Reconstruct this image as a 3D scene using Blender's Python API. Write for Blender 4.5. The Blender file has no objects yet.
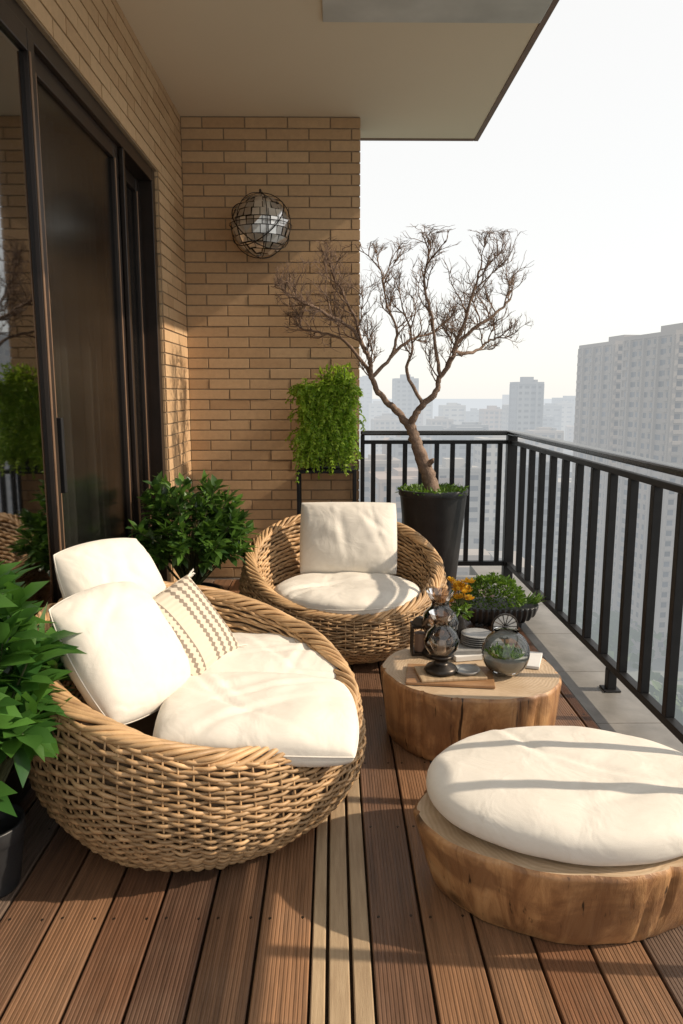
import bpy, bmesh, math, random
import numpy as np
from mathutils import Vector, Matrix, noise
random.seed(7); np.random.seed(7)
S=bpy.context.scene
S.view_settings.view_transform='Standard'; S.view_settings.look='None'; S.view_settings.exposure=0
COL=S.collection
PI=math.pi

# ------------------------------------------------------------------ materials
def newmat(name):
    m=bpy.data.materials.new(name); m.use_nodes=True
    nt=m.node_tree; nt.nodes.clear()
    return m,nt
def N(nt,t,**k):
    n=nt.nodes.new(t)
    for a,b in k.items(): setattr(n,a,b)
    return n
def L(nt,a,b): nt.links.new(a,b)
def ramp(nt,fac,stops):
    r=N(nt,'ShaderNodeValToRGB'); e=r.color_ramp.elements
    while len(e)<len(stops): e.new(0.5)
    for i,(p,c) in enumerate(stops):
        e[i].position=p; e[i].color=(c[0],c[1],c[2],1)
    L(nt,fac,r.inputs[0]); return r.outputs[0]
def mixc(nt,f,a,b,mode='MIX'):
    n=N(nt,'ShaderNodeMix',data_type='RGBA',blend_type=mode)
    for inp,v in ((n.inputs[0],f),(n.inputs[6],a),(n.inputs[7],b)):
        if hasattr(v,'is_output'): L(nt,v,inp)
        elif isinstance(v,(tuple,list)): inp.default_value=(v[0],v[1],v[2],1)
        else: inp.default_value=v
    return n.outputs[2]
def math_(nt,op,a,b=None,c=None):
    n=N(nt,'ShaderNodeMath',operation=op)
    for i,v in enumerate((a,b,c)):
        if v is None: continue
        if hasattr(v,'is_output'): L(nt,v,n.inputs[i])
        else: n.inputs[i].default_value=v
    return n.outputs[0]
def coords(nt,scale=(1,1,1),kind='Object'):
    tc=N(nt,'ShaderNodeTexCoord'); mp=N(nt,'ShaderNodeMapping'); mp.inputs['Scale'].default_value=scale
    L(nt,tc.outputs[kind],mp.inputs[0]); return mp.outputs[0]
def noise_(nt,vec,scale,detail=4,rough=.55,dist=0):
    n=N(nt,'ShaderNodeTexNoise'); n.inputs['Scale'].default_value=scale; n.inputs['Detail'].default_value=detail
    n.inputs['Roughness'].default_value=rough; n.inputs['Distortion'].default_value=dist
    L(nt,vec,n.inputs['Vector']); return n.outputs[0]
def bump_(nt,h,strength,dist=.01,nrm=None):
    b=N(nt,'ShaderNodeBump'); b.inputs['Strength'].default_value=strength; b.inputs['Distance'].default_value=dist
    L(nt,h,b.inputs['Height'])
    if nrm is not None: L(nt,nrm,b.inputs['Normal'])
    return b.outputs[0]
def out(nt,sh):
    o=N(nt,'ShaderNodeOutputMaterial'); L(nt,sh,o.inputs[0])
def simple(name,c1,c2=None,nscale=8,rough=.6,metal=0,bump=0,bscale=None,stretch=(1,1,1),island=0.0,spec=.5,rvar=0,bdist=.01,sheen=0):
    m,nt=newmat(name); p=N(nt,'ShaderNodeBsdfPrincipled')
    c2=c2 or tuple(x*.75 for x in c1)
    v=coords(nt,stretch); n=noise_(nt,v,nscale)
    f=ramp(nt,n,[(.3,(0,0,0)),(.7,(1,1,1))])
    c=mixc(nt,f,c1,c2)
    if island>0:
        g=N(nt,'ShaderNodeNewGeometry')
        k=math_(nt,'MULTIPLY_ADD',g.outputs['Random Per Island'],island*2,1-island)
        vm=N(nt,'ShaderNodeVectorMath',operation='SCALE'); L(nt,c,vm.inputs[0]); L(nt,k,vm.inputs['Scale']); c=vm.outputs[0]
    L(nt,c,p.inputs['Base Color'])
    p.inputs['Roughness'].default_value=rough; p.inputs['Metallic'].default_value=metal
    p.inputs['Specular IOR Level'].default_value=spec
    if sheen: p.inputs['Sheen Weight'].default_value=sheen
    if rvar:
        L(nt,math_(nt,'MULTIPLY_ADD',n,rvar,rough-rvar/2),p.inputs['Roughness'])
    if bump:
        n2=noise_(nt,v,bscale or nscale*6); L(nt,bump_(nt,n2,bump,bdist),p.inputs['Normal'])
    out(nt,p.outputs[0]); return m
def fabric(name,c1,c2):
    m,nt=newmat(name); p=N(nt,'ShaderNodeBsdfPrincipled'); v=coords(nt)
    f=ramp(nt,noise_(nt,v,5),[(.3,(0,0,0)),(.7,(1,1,1))]); L(nt,mixc(nt,f,c1,c2),p.inputs['Base Color'])
    p.inputs['Roughness'].default_value=.92; p.inputs['Sheen Weight'].default_value=.12
    w=noise_(nt,v,8.5,3,.5,.6)
    b1=bump_(nt,w,.36,.02); b2=bump_(nt,noise_(nt,v,380,3),.25,.0015,b1); L(nt,b2,p.inputs['Normal'])
    out(nt,p.outputs[0]); return m

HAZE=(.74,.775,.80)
def hazy(name,c1,c2,nscale=.05,D=640.,rough=.8,kind='noise'):  # distance haze painted into the material as emission, no volume
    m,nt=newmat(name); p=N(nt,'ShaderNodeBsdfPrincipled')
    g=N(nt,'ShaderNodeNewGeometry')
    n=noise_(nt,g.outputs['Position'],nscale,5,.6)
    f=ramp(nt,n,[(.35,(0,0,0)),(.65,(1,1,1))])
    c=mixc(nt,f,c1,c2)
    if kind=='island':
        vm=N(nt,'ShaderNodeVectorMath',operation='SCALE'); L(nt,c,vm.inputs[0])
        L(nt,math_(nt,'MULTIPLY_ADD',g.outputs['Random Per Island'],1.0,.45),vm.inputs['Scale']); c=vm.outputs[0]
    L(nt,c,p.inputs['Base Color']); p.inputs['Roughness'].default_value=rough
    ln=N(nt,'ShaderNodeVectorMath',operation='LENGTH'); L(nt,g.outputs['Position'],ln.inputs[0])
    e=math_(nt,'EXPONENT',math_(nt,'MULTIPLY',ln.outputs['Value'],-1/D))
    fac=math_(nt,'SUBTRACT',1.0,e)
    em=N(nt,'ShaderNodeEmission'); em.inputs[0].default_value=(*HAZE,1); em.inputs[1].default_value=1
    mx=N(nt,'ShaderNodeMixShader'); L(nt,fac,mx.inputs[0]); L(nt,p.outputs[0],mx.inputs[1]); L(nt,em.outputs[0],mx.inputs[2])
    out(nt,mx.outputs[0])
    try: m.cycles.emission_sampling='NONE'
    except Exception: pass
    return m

def leafmat(name,c1,c2,rough=.4,trans=.3):
    m,nt=newmat(name); p=N(nt,'ShaderNodeBsdfPrincipled')
    g=N(nt,'ShaderNodeNewGeometry')
    c=ramp(nt,g.outputs['Random Per Island'],[(0,c1),(.55,tuple((a+b)/2 for a,b in zip(c1,c2))),(1,c2)])
    n=noise_(nt,coords(nt),30,3); c=mixc(nt,math_(nt,'MULTIPLY',n,.35),c,tuple(x*.5 for x in c1))
    L(nt,c,p.inputs['Base Color']); p.inputs['Roughness'].default_value=rough
    t=N(nt,'ShaderNodeBsdfTranslucent'); c3=mixc(nt,.5,c,(c2[0]*1.4,c2[1]*1.5,c2[2]*.8)); L(nt,c3,t.inputs[0])
    mx=N(nt,'ShaderNodeMixShader'); mx.inputs[0].default_value=trans; L(nt,p.outputs[0],mx.inputs[1]); L(nt,t.outputs[0],mx.inputs[2])
    out(nt,mx.outputs[0]); return m

def glassmat(name,tint=(.9,.95,.95),rough=0.0,boost=0.0,mul=1.5):
    m,nt=newmat(name)
    tr=N(nt,'ShaderNodeBsdfTransparent'); tr.inputs[0].default_value=(*tint,1)
    gl=N(nt,'ShaderNodeBsdfGlossy'); gl.inputs['Roughness'].default_value=rough; gl.inputs[0].default_value=(1,1,1,1)
    fr=N(nt,'ShaderNodeFresnel'); fr.inputs[0].default_value=1.5
    f=math_(nt,'MINIMUM',math_(nt,'MULTIPLY_ADD',fr.outputs[0],mul,boost),1.0)
    mx=N(nt,'ShaderNodeMixShader'); L(nt,f,mx.inputs[0]); L(nt,tr.outputs[0],mx.inputs[1]); L(nt,gl.outputs[0],mx.inputs[2])
    out(nt,mx.outputs[0]); return m

def woodside(name):
    m,nt=newmat(name); p=N(nt,'ShaderNodeBsdfPrincipled')
    v=coords(nt,(9,9,1.2)); n=noise_(nt,v,1.6,8,.66,.8)
    c=ramp(nt,n,[(.22,(.09,.04,.018)),(.40,(.28,.135,.055)),(.56,(.47,.255,.11)),(.8,(.60,.39,.20))])
    n2=noise_(nt,coords(nt,(1,1,1.3)),4.2,5,.6,.5); f2=ramp(nt,n2,[(.47,(0,0,0)),(.60,(1,1,1))])
    c=mixc(nt,math_(nt,'MULTIPLY',f2,.72),c,(.17,.078,.034))
    w=noise_(nt,coords(nt,(22,22,1.2)),2.0,3,.5); crack=ramp(nt,w,[(.30,(.10,.09,.08)),(.35,(1,1,1))])
    c=mixc(nt,1.0,c,crack,'MULTIPLY')
    kn=N(nt,'ShaderNodeTexVoronoi'); kn.inputs['Scale'].default_value=4.5; L(nt,coords(nt,(1,1,1)),kn.inputs['Vector'])
    kf=ramp(nt,kn.outputs['Distance'],[(.06,(.12,.10,.08)),(.16,(1,1,1))]); c=mixc(nt,.85,c,kf,'MULTIPLY')
    L(nt,c,p.inputs['Base Color']); p.inputs['Roughness'].default_value=.42
    L(nt,bump_(nt,n,.7,.012),p.inputs['Normal']); out(nt,p.outputs[0]); return m
def woodtop(name,cx,cy):
    m,nt=newmat(name); p=N(nt,'ShaderNodeBsdfPrincipled')
    v=coords(nt); sub=N(nt,'ShaderNodeVectorMath',operation='SUBTRACT'); L(nt,v,sub.inputs[0]); sub.inputs[1].default_value=(cx,cy,0)
    sc=N(nt,'ShaderNodeVectorMath',operation='MULTIPLY'); L(nt,sub.outputs[0],sc.inputs[0]); sc.inputs[1].default_value=(1,1,0)
    ln=N(nt,'ShaderNodeVectorMath',operation='LENGTH'); L(nt,sc.outputs[0],ln.inputs[0])
    n=noise_(nt,v,5,4,.5)
    d=math_(nt,'MULTIPLY_ADD',n,.10,ln.outputs['Value'])
    s=math_(nt,'SINE',math_(nt,'MULTIPLY',d,480.))
    s2=math_(nt,'MULTIPLY_ADD',s,.25,.5)
    c=mixc(nt,s2,(.46,.34,.22),(.60,.47,.33))
    f2=ramp(nt,noise_(nt,v,7,5,.6),[(.4,(0,0,0)),(.75,(1,1,1))]); c=mixc(nt,math_(nt,'MULTIPLY',f2,.6),c,(.30,.19,.10))
    L(nt,c,p.inputs['Base Color']); p.inputs['Roughness'].default_value=.5
    L(nt,bump_(nt,s,.15,.002),p.inputs['Normal']); out(nt,p.outputs[0]); return m

def deckmat():
    m,nt=newmat('deck_wood'); p=N(nt,'ShaderNodeBsdfPrincipled'); g=N(nt,'ShaderNodeNewGeometry')
    c=ramp(nt,g.outputs['Random Per Island'],[(0,(.055,.028,.019)),(.2,(.19,.090,.046)),(.38,(.075,.043,.030)),(.58,(.25,.135,.072)),(.78,(.10,.055,.036)),(1,(.15,.11,.085))])
    tc=N(nt,'ShaderNodeTexCoord'); off=N(nt,'ShaderNodeVectorMath',operation='ADD'); L(nt,tc.outputs['Object'],off.inputs[0])
    cmb=N(nt,'ShaderNodeCombineXYZ'); L(nt,math_(nt,'MULTIPLY',g.outputs['Random Per Island'],37.),cmb.inputs[1]); L(nt,cmb.outputs[0],off.inputs[1])
    mp=N(nt,'ShaderNodeMapping'); mp.inputs['Scale'].default_value=(60,2.2,1); L(nt,off.outputs[0],mp.inputs[0])
    n=noise_(nt,mp.outputs[0],1.0,6,.72)
    k=math_(nt,'MULTIPLY_ADD',n,2.3,-.12); vm=N(nt,'ShaderNodeVectorMath',operation='SCALE'); L(nt,c,vm.inputs[0]); L(nt,k,vm.inputs['Scale'])
    w=noise_(nt,tc.outputs['Object'],2.6,5,.65); fw=ramp(nt,w,[(.45,(0,0,0)),(.72,(1,1,1))])
    c2=mixc(nt,math_(nt,'MULTIPLY',fw,.28),vm.outputs[0],(.21,.145,.10))
    L(nt,c2,p.inputs['Base Color']); L(nt,math_(nt,'MULTIPLY_ADD',w,.5,.12),p.inputs['Roughness'])
    L(nt,bump_(nt,n,.45,.004),p.inputs['Normal']); out(nt,p.outputs[0]); return m

def brickmat():
    m,nt=newmat('tan_brick'); p=N(nt,'ShaderNodeBsdfPrincipled'); g=N(nt,'ShaderNodeNewGeometry')
    c=ramp(nt,g.outputs['Random Per Island'],[(0,(.47,.295,.155)),(.3,(.54,.355,.195)),(.7,(.58,.39,.22)),(1,(.51,.33,.18))])
    n=noise_(nt,coords(nt),26,6,.7); k=math_(nt,'MULTIPLY_ADD',n,.4,.8)
    vm=N(nt,'ShaderNodeVectorMath',operation='SCALE'); L(nt,c,vm.inputs[0]); L(nt,k,vm.inputs['Scale'])
    st=noise_(nt,coords(nt,(1,1,.5)),1.6,4,.6); fs=ramp(nt,st,[(.45,(0,0,0)),(.8,(1,1,1))])
    c2=mixc(nt,math_(nt,'MULTIPLY',fs,.25),vm.outputs[0],(.30,.20,.12))
    L(nt,c2,p.inputs['Base Color']); p.inputs['Roughness'].default_value=.75
    L(nt,bump_(nt,noise_(nt,coords(nt),120,4,.6),.35,.003),p.inputs['Normal']); out(nt,p.outputs[0]); return m

M={}
M['wicker']=simple('wicker_cane',(.54,.35,.18),(.35,.21,.10),14,.5,bump=.3,bscale=220,island=.30,bdist=.002)
M['wicker_back']=simple('wicker_backing',(.10,.060,.032),None,30,.9)  # dark brown backing behind the weave, reused under the deck boards
M['white']=fabric('cream_fabric',(.74,.70,.63),(.69,.65,.58))
M['pale']=simple('pale_pine',(.47,.35,.22),(.34,.24,.145),3,.5,stretch=(30,2,1),island=.15,bump=.2)
M['deck']=deckmat(); M['brick']=brickmat()
M['mortar']=simple('mortar',(.34,.25,.16),None,40,.9)
M['plaster']=simple('ceiling_plaster',(.80,.69,.54),(.78,.67,.52),1.2,.9,bump=.1,bscale=90)
M['greypaint']=simple('grey_paint',(.66,.65,.62),None,3,.7)
M['trim']=simple('brown_trim',(.22,.14,.10),None,6,.6)
M['black']=simple('black_metal',(.008,.008,.009),(.014,.014,.015),12,.5,metal=0,rvar=.15,spec=.3)
M['rail']=simple('handrail_metal',(.012,.012,.013),(.02,.02,.02),12,.25,metal=0,rvar=.15,spec=.7)
M['bronze']=simple('bronze_frame',(.030,.020,.016),(.022,.016,.013),8,.30,metal=.2)
M['tan']=simple('sunlit_edge_tan',(.24,.145,.085),(.17,.10,.06),8,.4,metal=.3)  # tan colour imitates warm sunlight on the door frame edges
M['tile']=simple('stone_tile',(.26,.25,.235),(.17,.165,.155),7,.5,bump=.1)
M['pot']=simple('black_pot',(.018,.019,.021),(.03,.031,.033),9,.42,bump=.1)
M['soil']=simple('soil',(.05,.035,.022),None,30,.95,bump=.8)
M['bark']=simple('branch_bark',(.27,.185,.135),(.13,.085,.06),25,.85,bump=.7,bscale=90)
M['chrome']=simple('mirror_tile',(.80,.78,.75),(.60,.58,.55),10,.30,metal=.8,island=.25)
M['darkmetal']=simple('dark_metal',(.05,.043,.038),None,20,.35,metal=.8)
M['leaf_dark']=leafmat('leaf_dark',(.025,.065,.018),(.11,.22,.035),.30,.25)
M['leaf_mid']=leafmat('leaf_mid',(.025,.085,.02),(.11,.26,.045),.28,.3)
M['leaf_lime']=leafmat('leaf_lime',(.14,.28,.02),(.50,.66,.09),.5,.45)
M['moss']=leafmat('leaf_small',(.05,.12,.015),(.17,.29,.04),.5,.3)
M['yellow']=leafmat('yellow_petal',(.80,.42,.02),(.95,.66,.08),.5,.3)
M['stem']=simple('stem',(.07,.08,.03),None,20,.7)
M['wood']=woodside('stump_side')
M['glass']=glassmat('clear_glass',(.93,.96,.95),0,boost=.02)
M['window']=glassmat('window_glass',(.42,.44,.45),.03,boost=.10,mul=1.5)
M['screen']=glassmat('door_glass',(.52,.52,.51),.16,boost=.02,mul=.55)
M['brownglass']=glassmat('smoked_glass',(.55,.46,.38),0,boost=.03)
M['tray']=simple('tray_wood',(.38,.22,.11),(.25,.13,.06),3,.45,stretch=(3,30,1))
M['paper']=simple('paper',(.75,.74,.72),None,5,.8)
M['ceramic']=simple('grey_ceramic',(.35,.35,.34),(.22,.22,.22),20,.35)
M['curtain']=simple('curtain',(.50,.49,.46),(.38,.37,.35),2,.9,stretch=(1,8,1))
M['room']=simple('room_paint',(.22,.19,.16),None,2,.9)
M['roomfloor']=simple('room_floor',(.12,.08,.05),None,2,.4)
def patmat():
    m,nt=newmat('patterned_fabric'); p=N(nt,'ShaderNodeBsdfPrincipled')
    tc=N(nt,'ShaderNodeTexCoord'); sx=N(nt,'ShaderNodeSeparateXYZ'); L(nt,tc.outputs['Object'],sx.inputs[0])
    wob=noise_(nt,tc.outputs['Object'],60,2)
    a=math_(nt,'SINE',math_(nt,'MULTIPLY_ADD',sx.outputs[0],170.,wob)); b=math_(nt,'SINE',math_(nt,'MULTIPLY',sx.outputs[1],330.))
    st=math_(nt,'GREATER_THAN',math_(nt,'MULTIPLY_ADD',b,.6,a),.25)
    edge=math_(nt,'GREATER_THAN',math_(nt,'ABSOLUTE',sx.outputs[0]),.03)
    f=math_(nt,'MULTIPLY',math_(nt,'MULTIPLY',st,edge),.85)
    L(nt,mixc(nt,f,(.60,.53,.43),(.17,.13,.10)),p.inputs['Base Color']); p.inputs['Roughness'].default_value=.9
    L(nt,bump_(nt,b,.3,.002),p.inputs['Normal'])
    out(nt,p.outputs[0]); return m
M['pattern']=patmat()

# ------------------------------------------------------------------ mesh helpers
class MB:
    def __init__(s): s.v=[]; s.f=[]; s.m=[]; s.n=0
    def add(s,verts,faces,mi=0):
        b=s.n
        s.v.extend([tuple(map(float,q)) for q in verts]); s.n+=len(verts)
        for f in faces: s.f.append(tuple(i+b for i in f)); s.m.append(mi)
    def box(s,x0,x1,y0,y1,z0,z1,mi=0):
        v=[(x0,y0,z0),(x1,y0,z0),(x1,y1,z0),(x0,y1,z0),(x0,y0,z1),(x1,y0,z1),(x1,y1,z1),(x0,y1,z1)]
        s.add(v,[(0,3,2,1),(4,5,6,7),(0,1,5,4),(1,2,6,5),(2,3,7,6),(3,0,4,7)],mi)
    def tube(s,P,R,k=6,mi=0,cap=True):
        P=np.asarray(P,float); n=len(P)
        R=np.broadcast_to(np.asarray(R,float),(n,))
        T=np.gradient(P,axis=0); T/=np.linalg.norm(T,axis=1)[:,None]+1e-9
        ref=np.array([0,0,1.]) if abs(T[0][2])<.9 else np.array([1.,0,0])
        u=np.cross(T[0],ref); u/=np.linalg.norm(u); vs=[]
        for i in range(n):
            u=u-T[i]*np.dot(u,T[i]); u/=np.linalg.norm(u)+1e-9; w=np.cross(T[i],u)
            for j in range(k):
                a=2*PI*j/k; vs.append(P[i]+R[i]*(math.cos(a)*u+math.sin(a)*w))
        fs=[(i*k+j,i*k+(j+1)%k,(i+1)*k+(j+1)%k,(i+1)*k+j) for i in range(n-1) for j in range(k)]
        if cap: fs+= [tuple(range(k-1,-1,-1)),tuple((n-1)*k+j for j in range(k))]
        s.add(vs,fs,mi)
    def ring(s,P,A,B,k=6,mi=0):
        n=len(P); ang=np.arange(k)*2*PI/k
        V=(P[:,None,:]+np.cos(ang)[None,:,None]*A[:,None,:]+np.sin(ang)[None,:,None]*B[:,None,:]).reshape(-1,3)
        fs=[(i*k+j,i*k+(j+1)%k,((i+1)%n)*k+(j+1)%k,((i+1)%n)*k+j) for i in range(n) for j in range(k)]
        s.add(V,fs,mi)
    def lathe(s,prof,c=(0,0,0),seg=32,mi=0,rf=None):
        vs=[];n=len(prof)
        for r,z in prof:
            for j in range(seg):
                a=2*PI*j/seg; rr=r*(rf(a,z) if rf else 1)
                vs.append((c[0]+rr*math.cos(a),c[1]+rr*math.sin(a),c[2]+z))
        s.add(vs,[(i*seg+j,i*seg+(j+1)%seg,(i+1)*seg+(j+1)%seg,(i+1)*seg+j) for i in range(n-1) for j in range(seg)],mi)
    def obj(s,name,mats,smooth=False,bevel=0,origin=None,mods=None):
        me=bpy.data.meshes.new(name); v=s.v
        if origin: v=[(a-origin[0],b-origin[1],c-origin[2]) for a,b,c in v]
        me.from_pydata(v,[],s.f)
        for m in mats: me.materials.append(m)
        me.polygons.foreach_set('material_index',s.m)
        if smooth: me.polygons.foreach_set('use_smooth',[True]*len(s.f))
        me.update(); o=bpy.data.objects.new(name,me); COL.objects.link(o)
        if origin: o.location=origin
        if bevel:
            b=o.modifiers.new('bevel','BEVEL'); b.width=bevel; b.segments=2; b.limit_method='ANGLE'
        return o
def group(name,objs,loc):
    e=bpy.data.objects.new(name,None); e.empty_display_size=.1; COL.objects.link(e); e.location=loc
    inv=Matrix.Translation(Vector(loc)).inverted()
    for o in objs: o.parent=e; o.matrix_parent_inverse=inv
    return e

# ------------------------------------------------------------------ deck
def deck():
    mb=MB(); y0,y1=-.6,5.46
    def board(x0,x1,ya,yb,groove,mi):
        pr=[(x0,-.03),(x0,-.003),(x0+.003,0)]
        if groove:
            n=12; w=(x1-x0-.012)/n
            for i in range(n):
                a=x0+.006+i*w
                pr+=[(a+w*.12,0),(a+w*.24,-.0012),(a+w*.46,-.0012),(a+w*.58,0)]
        pr+=[(x1-.003,0),(x1,-.003),(x1,-.03)]
        n=len(pr); vs=[(x,ya,z) for x,z in pr]+[(x,yb,z) for x,z in pr]
        fs=[(i,i+1,n+i+1,n+i) for i in range(n-1)]+[tuple(range(n-1,-1,-1)),tuple(range(n,2*n))]
        mb.add(vs,fs,mi)
    xs=[]; x=-.062
    while x>-1.25: xs.append((x-.132,x)); x-=.140
    x=.099
    while x<1.08: xs.append((x,min(x+.132,1.125))); x+=.140
    rnd=random.Random(3)
    for a,b in xs:
        yb=rnd.choice([2.9,4.3,3.6,1.2,4.8]); board(a,b,y0,yb-.002,True,0); board(a,b,yb+.002,y1,True,0)
    for a,b in [(-.055,-.021),(-.012,.038),(.047,.092)]: board(a,b,y0,y1,False,1)
    mb.box(-1.3,1.13,y0,y1,-.12,-.034,2)
    rs=random.Random(9)
    for a,b in xs:
        for k in range(14):
            y=y0+.3+k*.42
            for x in (a+.022,b-.022): mb.lathe([(.0045,-.0015),(.0042,.0004),(.0001,.0002)],(x,y+rs.uniform(-.004,.004),0),8,3)
    mb.obj('wooden_deck',[M['deck'],M['pale'],M['wicker_back'],M['darkmetal']])
    t=MB(); y=y0
    while y<5.7:
        t.box(1.135,1.44,y,y+.596,-.16,-.012); y+=.6
    t.box(-1.07,1.13,5.47,5.62,-.16,-.012)
    t.box(-1.4,1.43,y0,5.61,-.35,-.165)
    t.obj('balcony_stone_kerb',[M['tile']],bevel=.003)
deck()

# ------------------------------------------------------------------ brick walls
def bricks(mb,axis,plane,a0,a1,z0,z1,sgn,bl=.29,bh=.066,gap=.009,row0=0):
    r=0; z=z0; rnd=random.Random(int(plane*100)+5)
    while z<z1-.02:
        zt=min(z+bh,z1); a=a0-(bl+gap)*(.5 if r%2 else 0)
        while a<a1:
            s=max(a,a0); e=min(a+bl,a1)
            if e-s>.015:
                d=.006+rnd.random()*.003
                if axis=='y': mb.box(s,e,plane-(d if sgn<0 else -.0),plane+.0,z,zt,0)
                else: mb.box(plane,plane+d,s,e,z,zt,0)
            a+=bl+gap
        z+=bh+gap; r+=1
YW=5.55; XL=-1.067; CZ=3.30; HD=2.727
mb=MB(); bricks(mb,'y',YW,XL+.01,.197,.0,CZ,-1)
mb.box(XL-.3,.192,YW+.0,YW+.30,-.3,CZ+.0,1)
mb.obj('brick_wall',[M['brick'],M['mortar']],bevel=.0015)
mb=MB(); bricks(mb,'x',XL,4.80,YW-.012,0,HD,1); 
bricks(mb,'x',XL,-.8,YW-.012,HD+.006,CZ,1)
mb.box(XL-.3,XL,4.80,YW-.001,-.3,HD,1); mb.box(XL-.3,XL,-.8,YW-.001,HD,CZ,1)
bricks(mb,'y',4.80,XL-.20,XL-.004,0,HD,-1)
mb.obj('brick_wall',[M['brick'],M['mortar']],bevel=.0015)

# ------------------------------------------------------------------ ceiling slab
mb=MB(); ys=.6
mb.box(-1.5,1.08,ys,5.99,CZ,CZ+.22,0)
mb.box(1.08,1.115,ys,6.03,CZ-.006,CZ+.22,1); mb.box(-1.5,1.08,5.99,6.03,CZ-.006,CZ+.22,1)
mb.box(-.05,1.078,ys,4.18,CZ-.014,CZ-.001,2)
mb.obj('balcony_ceiling',[M['plaster'],M['trim'],M['greypaint']],bevel=.004)

# ------------------------------------------------------------------ sliding door
def door():
    parts=[]
    XD=-1.10
    f=MB()
    f.box(XD-.14,XD+.015,4.72,4.795,0,HD-.001); f.box(XD-.14,XD+.015,-.7,4.72,HD-.075,HD-.001)
    f.box(XD-.14,XD+.015,-.7,4.72,-.02,.05)
    def leaf(y0,y1,x,st=.065):
        f.box(x-.02,x+.02,y0,y0+st,.05,HD-.075); f.box(x-.02,x+.02,y1-st,y1,.05,HD-.075)
        f.box(x-.019,x+.019,y0+st,y1-st,.05,.16); f.box(x-.019,x+.019,y0+st,y1-st,HD-.15,HD-.075)
        f.box(x+.02,x+.027,y0+st-.012,y0+st,.16,HD-.15,1); f.box(x+.02,x+.027,y1-st,y1-st+.012,.16,HD-.15,1)  # thin strips added to paint in sunlit stile edges
        f.box(x+.02,x+.026,y0+.006,y0+.016,.06,HD-.08,1)
    leaf(-.6,1.2,XD-.03); leaf(1.16,2.88,XD+.018,.06)
    leaf(2.93,4.08,XD-.03,.07); leaf(3.95,4.72,XD-.085,.07)
    f.box(XD-.12,XD-.06,4.2,4.25,.05,HD-.076); f.box(XD-.12,XD-.06,4.38,4.42,.05,HD-.076)
    f.box(XD-.01,XD+.012,4.10,4.135,.05,HD-.076); f.box(XD-.06,XD-.04,4.30,4.33,.05,HD-.076,1)
    for d in (0,.035,.07): f.box(XD-.13+d*1.5,XD-.12+d*1.5,-.7,4.72,.05,.065)
    parts.append(f.obj('frame',[M['bronze'],M['tan']],bevel=.004))
    g=MB()
    for a,b,x,mi in ((-.54,1.14,XD-.03,0),(1.22,2.82,XD+.018,0),(3.0,4.01,XD-.03,1),(4.02,4.65,XD-.085,1)):
        g.box(x-.003,x+.003,a,b,.155,HD-.145,mi)
    parts.append(g.obj('glass',[M['window'],M['screen']]))
    h=MB(); h.box(XD+.0,XD+.03,2.95,2.975,1.0,1.3); parts.append(h.obj('handle',[M['black']],bevel=.004))
    group('sliding_glass_door',parts,(XD,2.5,0))
    c=MB()
    for ya,yb in ((3.1,5.4),(.2,.9)):
        n=300; vs=[]
        for i in range(n+1):
            y=ya+(yb-ya)*i/n; x=-1.40+.05*math.sin(i*.55)+.025*math.sin(i*.23)
            vs+=[(x,y,.02),(x,y,2.68)]
        c.add(vs,[(2*i,2*i+2,2*i+3,2*i+1) for i in range(n)])
    c.obj('window_curtain',[M['curtain']],smooth=True)
    r=MB(); r.box(-5,-4.95,-1,5.5,0,3); r.box(-4.94,-1.38,-1.05,-1,0,3); r.box(-4.94,-1.38,5.5,5.55,0,3)
    r.box(-4.94,-1.38,-.99,5.49,2.95,3.0); r.box(-4.94,-1.25,-.99,5.49,-.05,-.005,1)
    r.obj('living_room_interior',[M['room'],M['roomfloor']])
door()

# ------------------------------------------------------------------ railing
def railing():
    X=1.33; Y=5.50; parts=[]
    h=MB(); h.box(X-.035,X+.035,-.6,Y+.035,1.085,1.12); h.box(.205,X-.036,Y-.035,Y+.035,1.085,1.12)
    parts.append(h.obj('handrail',[M['rail']],bevel=.010))
    r=MB()
    r.box(X-.016,X+.016,-.6,Y-.03,1.020,1.048); r.box(.205,X-.03,Y-.016,Y+.016,1.020,1.048)
    r.box(X-.02,X+.02,-.6,Y-.03,.095,.13); r.box(.205,X-.03,Y-.02,Y+.02,.095,.13)
    parts.append(r.obj('rails',[M['black']],bevel=.003))
    b=MB(); y=3.00-.24*14
    while y<Y-.1:
        b.box(X-.019,X+.019,y-.019,y+.019,.13,1.021)
        y+=.24
    x=.30
    while x<X-.08: b.box(x-.017,x+.017,Y-.014,Y+.014,.13,1.021); x+=.118
    parts.append(b.obj('balusters',[M['black']],bevel=.003))
    p=MB(); p.box(X-.036,X+.036,Y-.036,Y+.036,-.01,1.086)
    for y in (3.36,1.2): p.box(X-.022,X+.022,y-.022,y+.022,-.011,.096); p.box(X-.04,X+.04,y-.04,y+.04,-.0115,-.002)
    p.box(.205,.235,Y-.02,Y+.02,-.01,1.086)
    parts.append(p.obj('posts',[M['black']],bevel=.004))
    group('balcony_railing',parts,(X,2.5,0))
railing()

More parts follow.
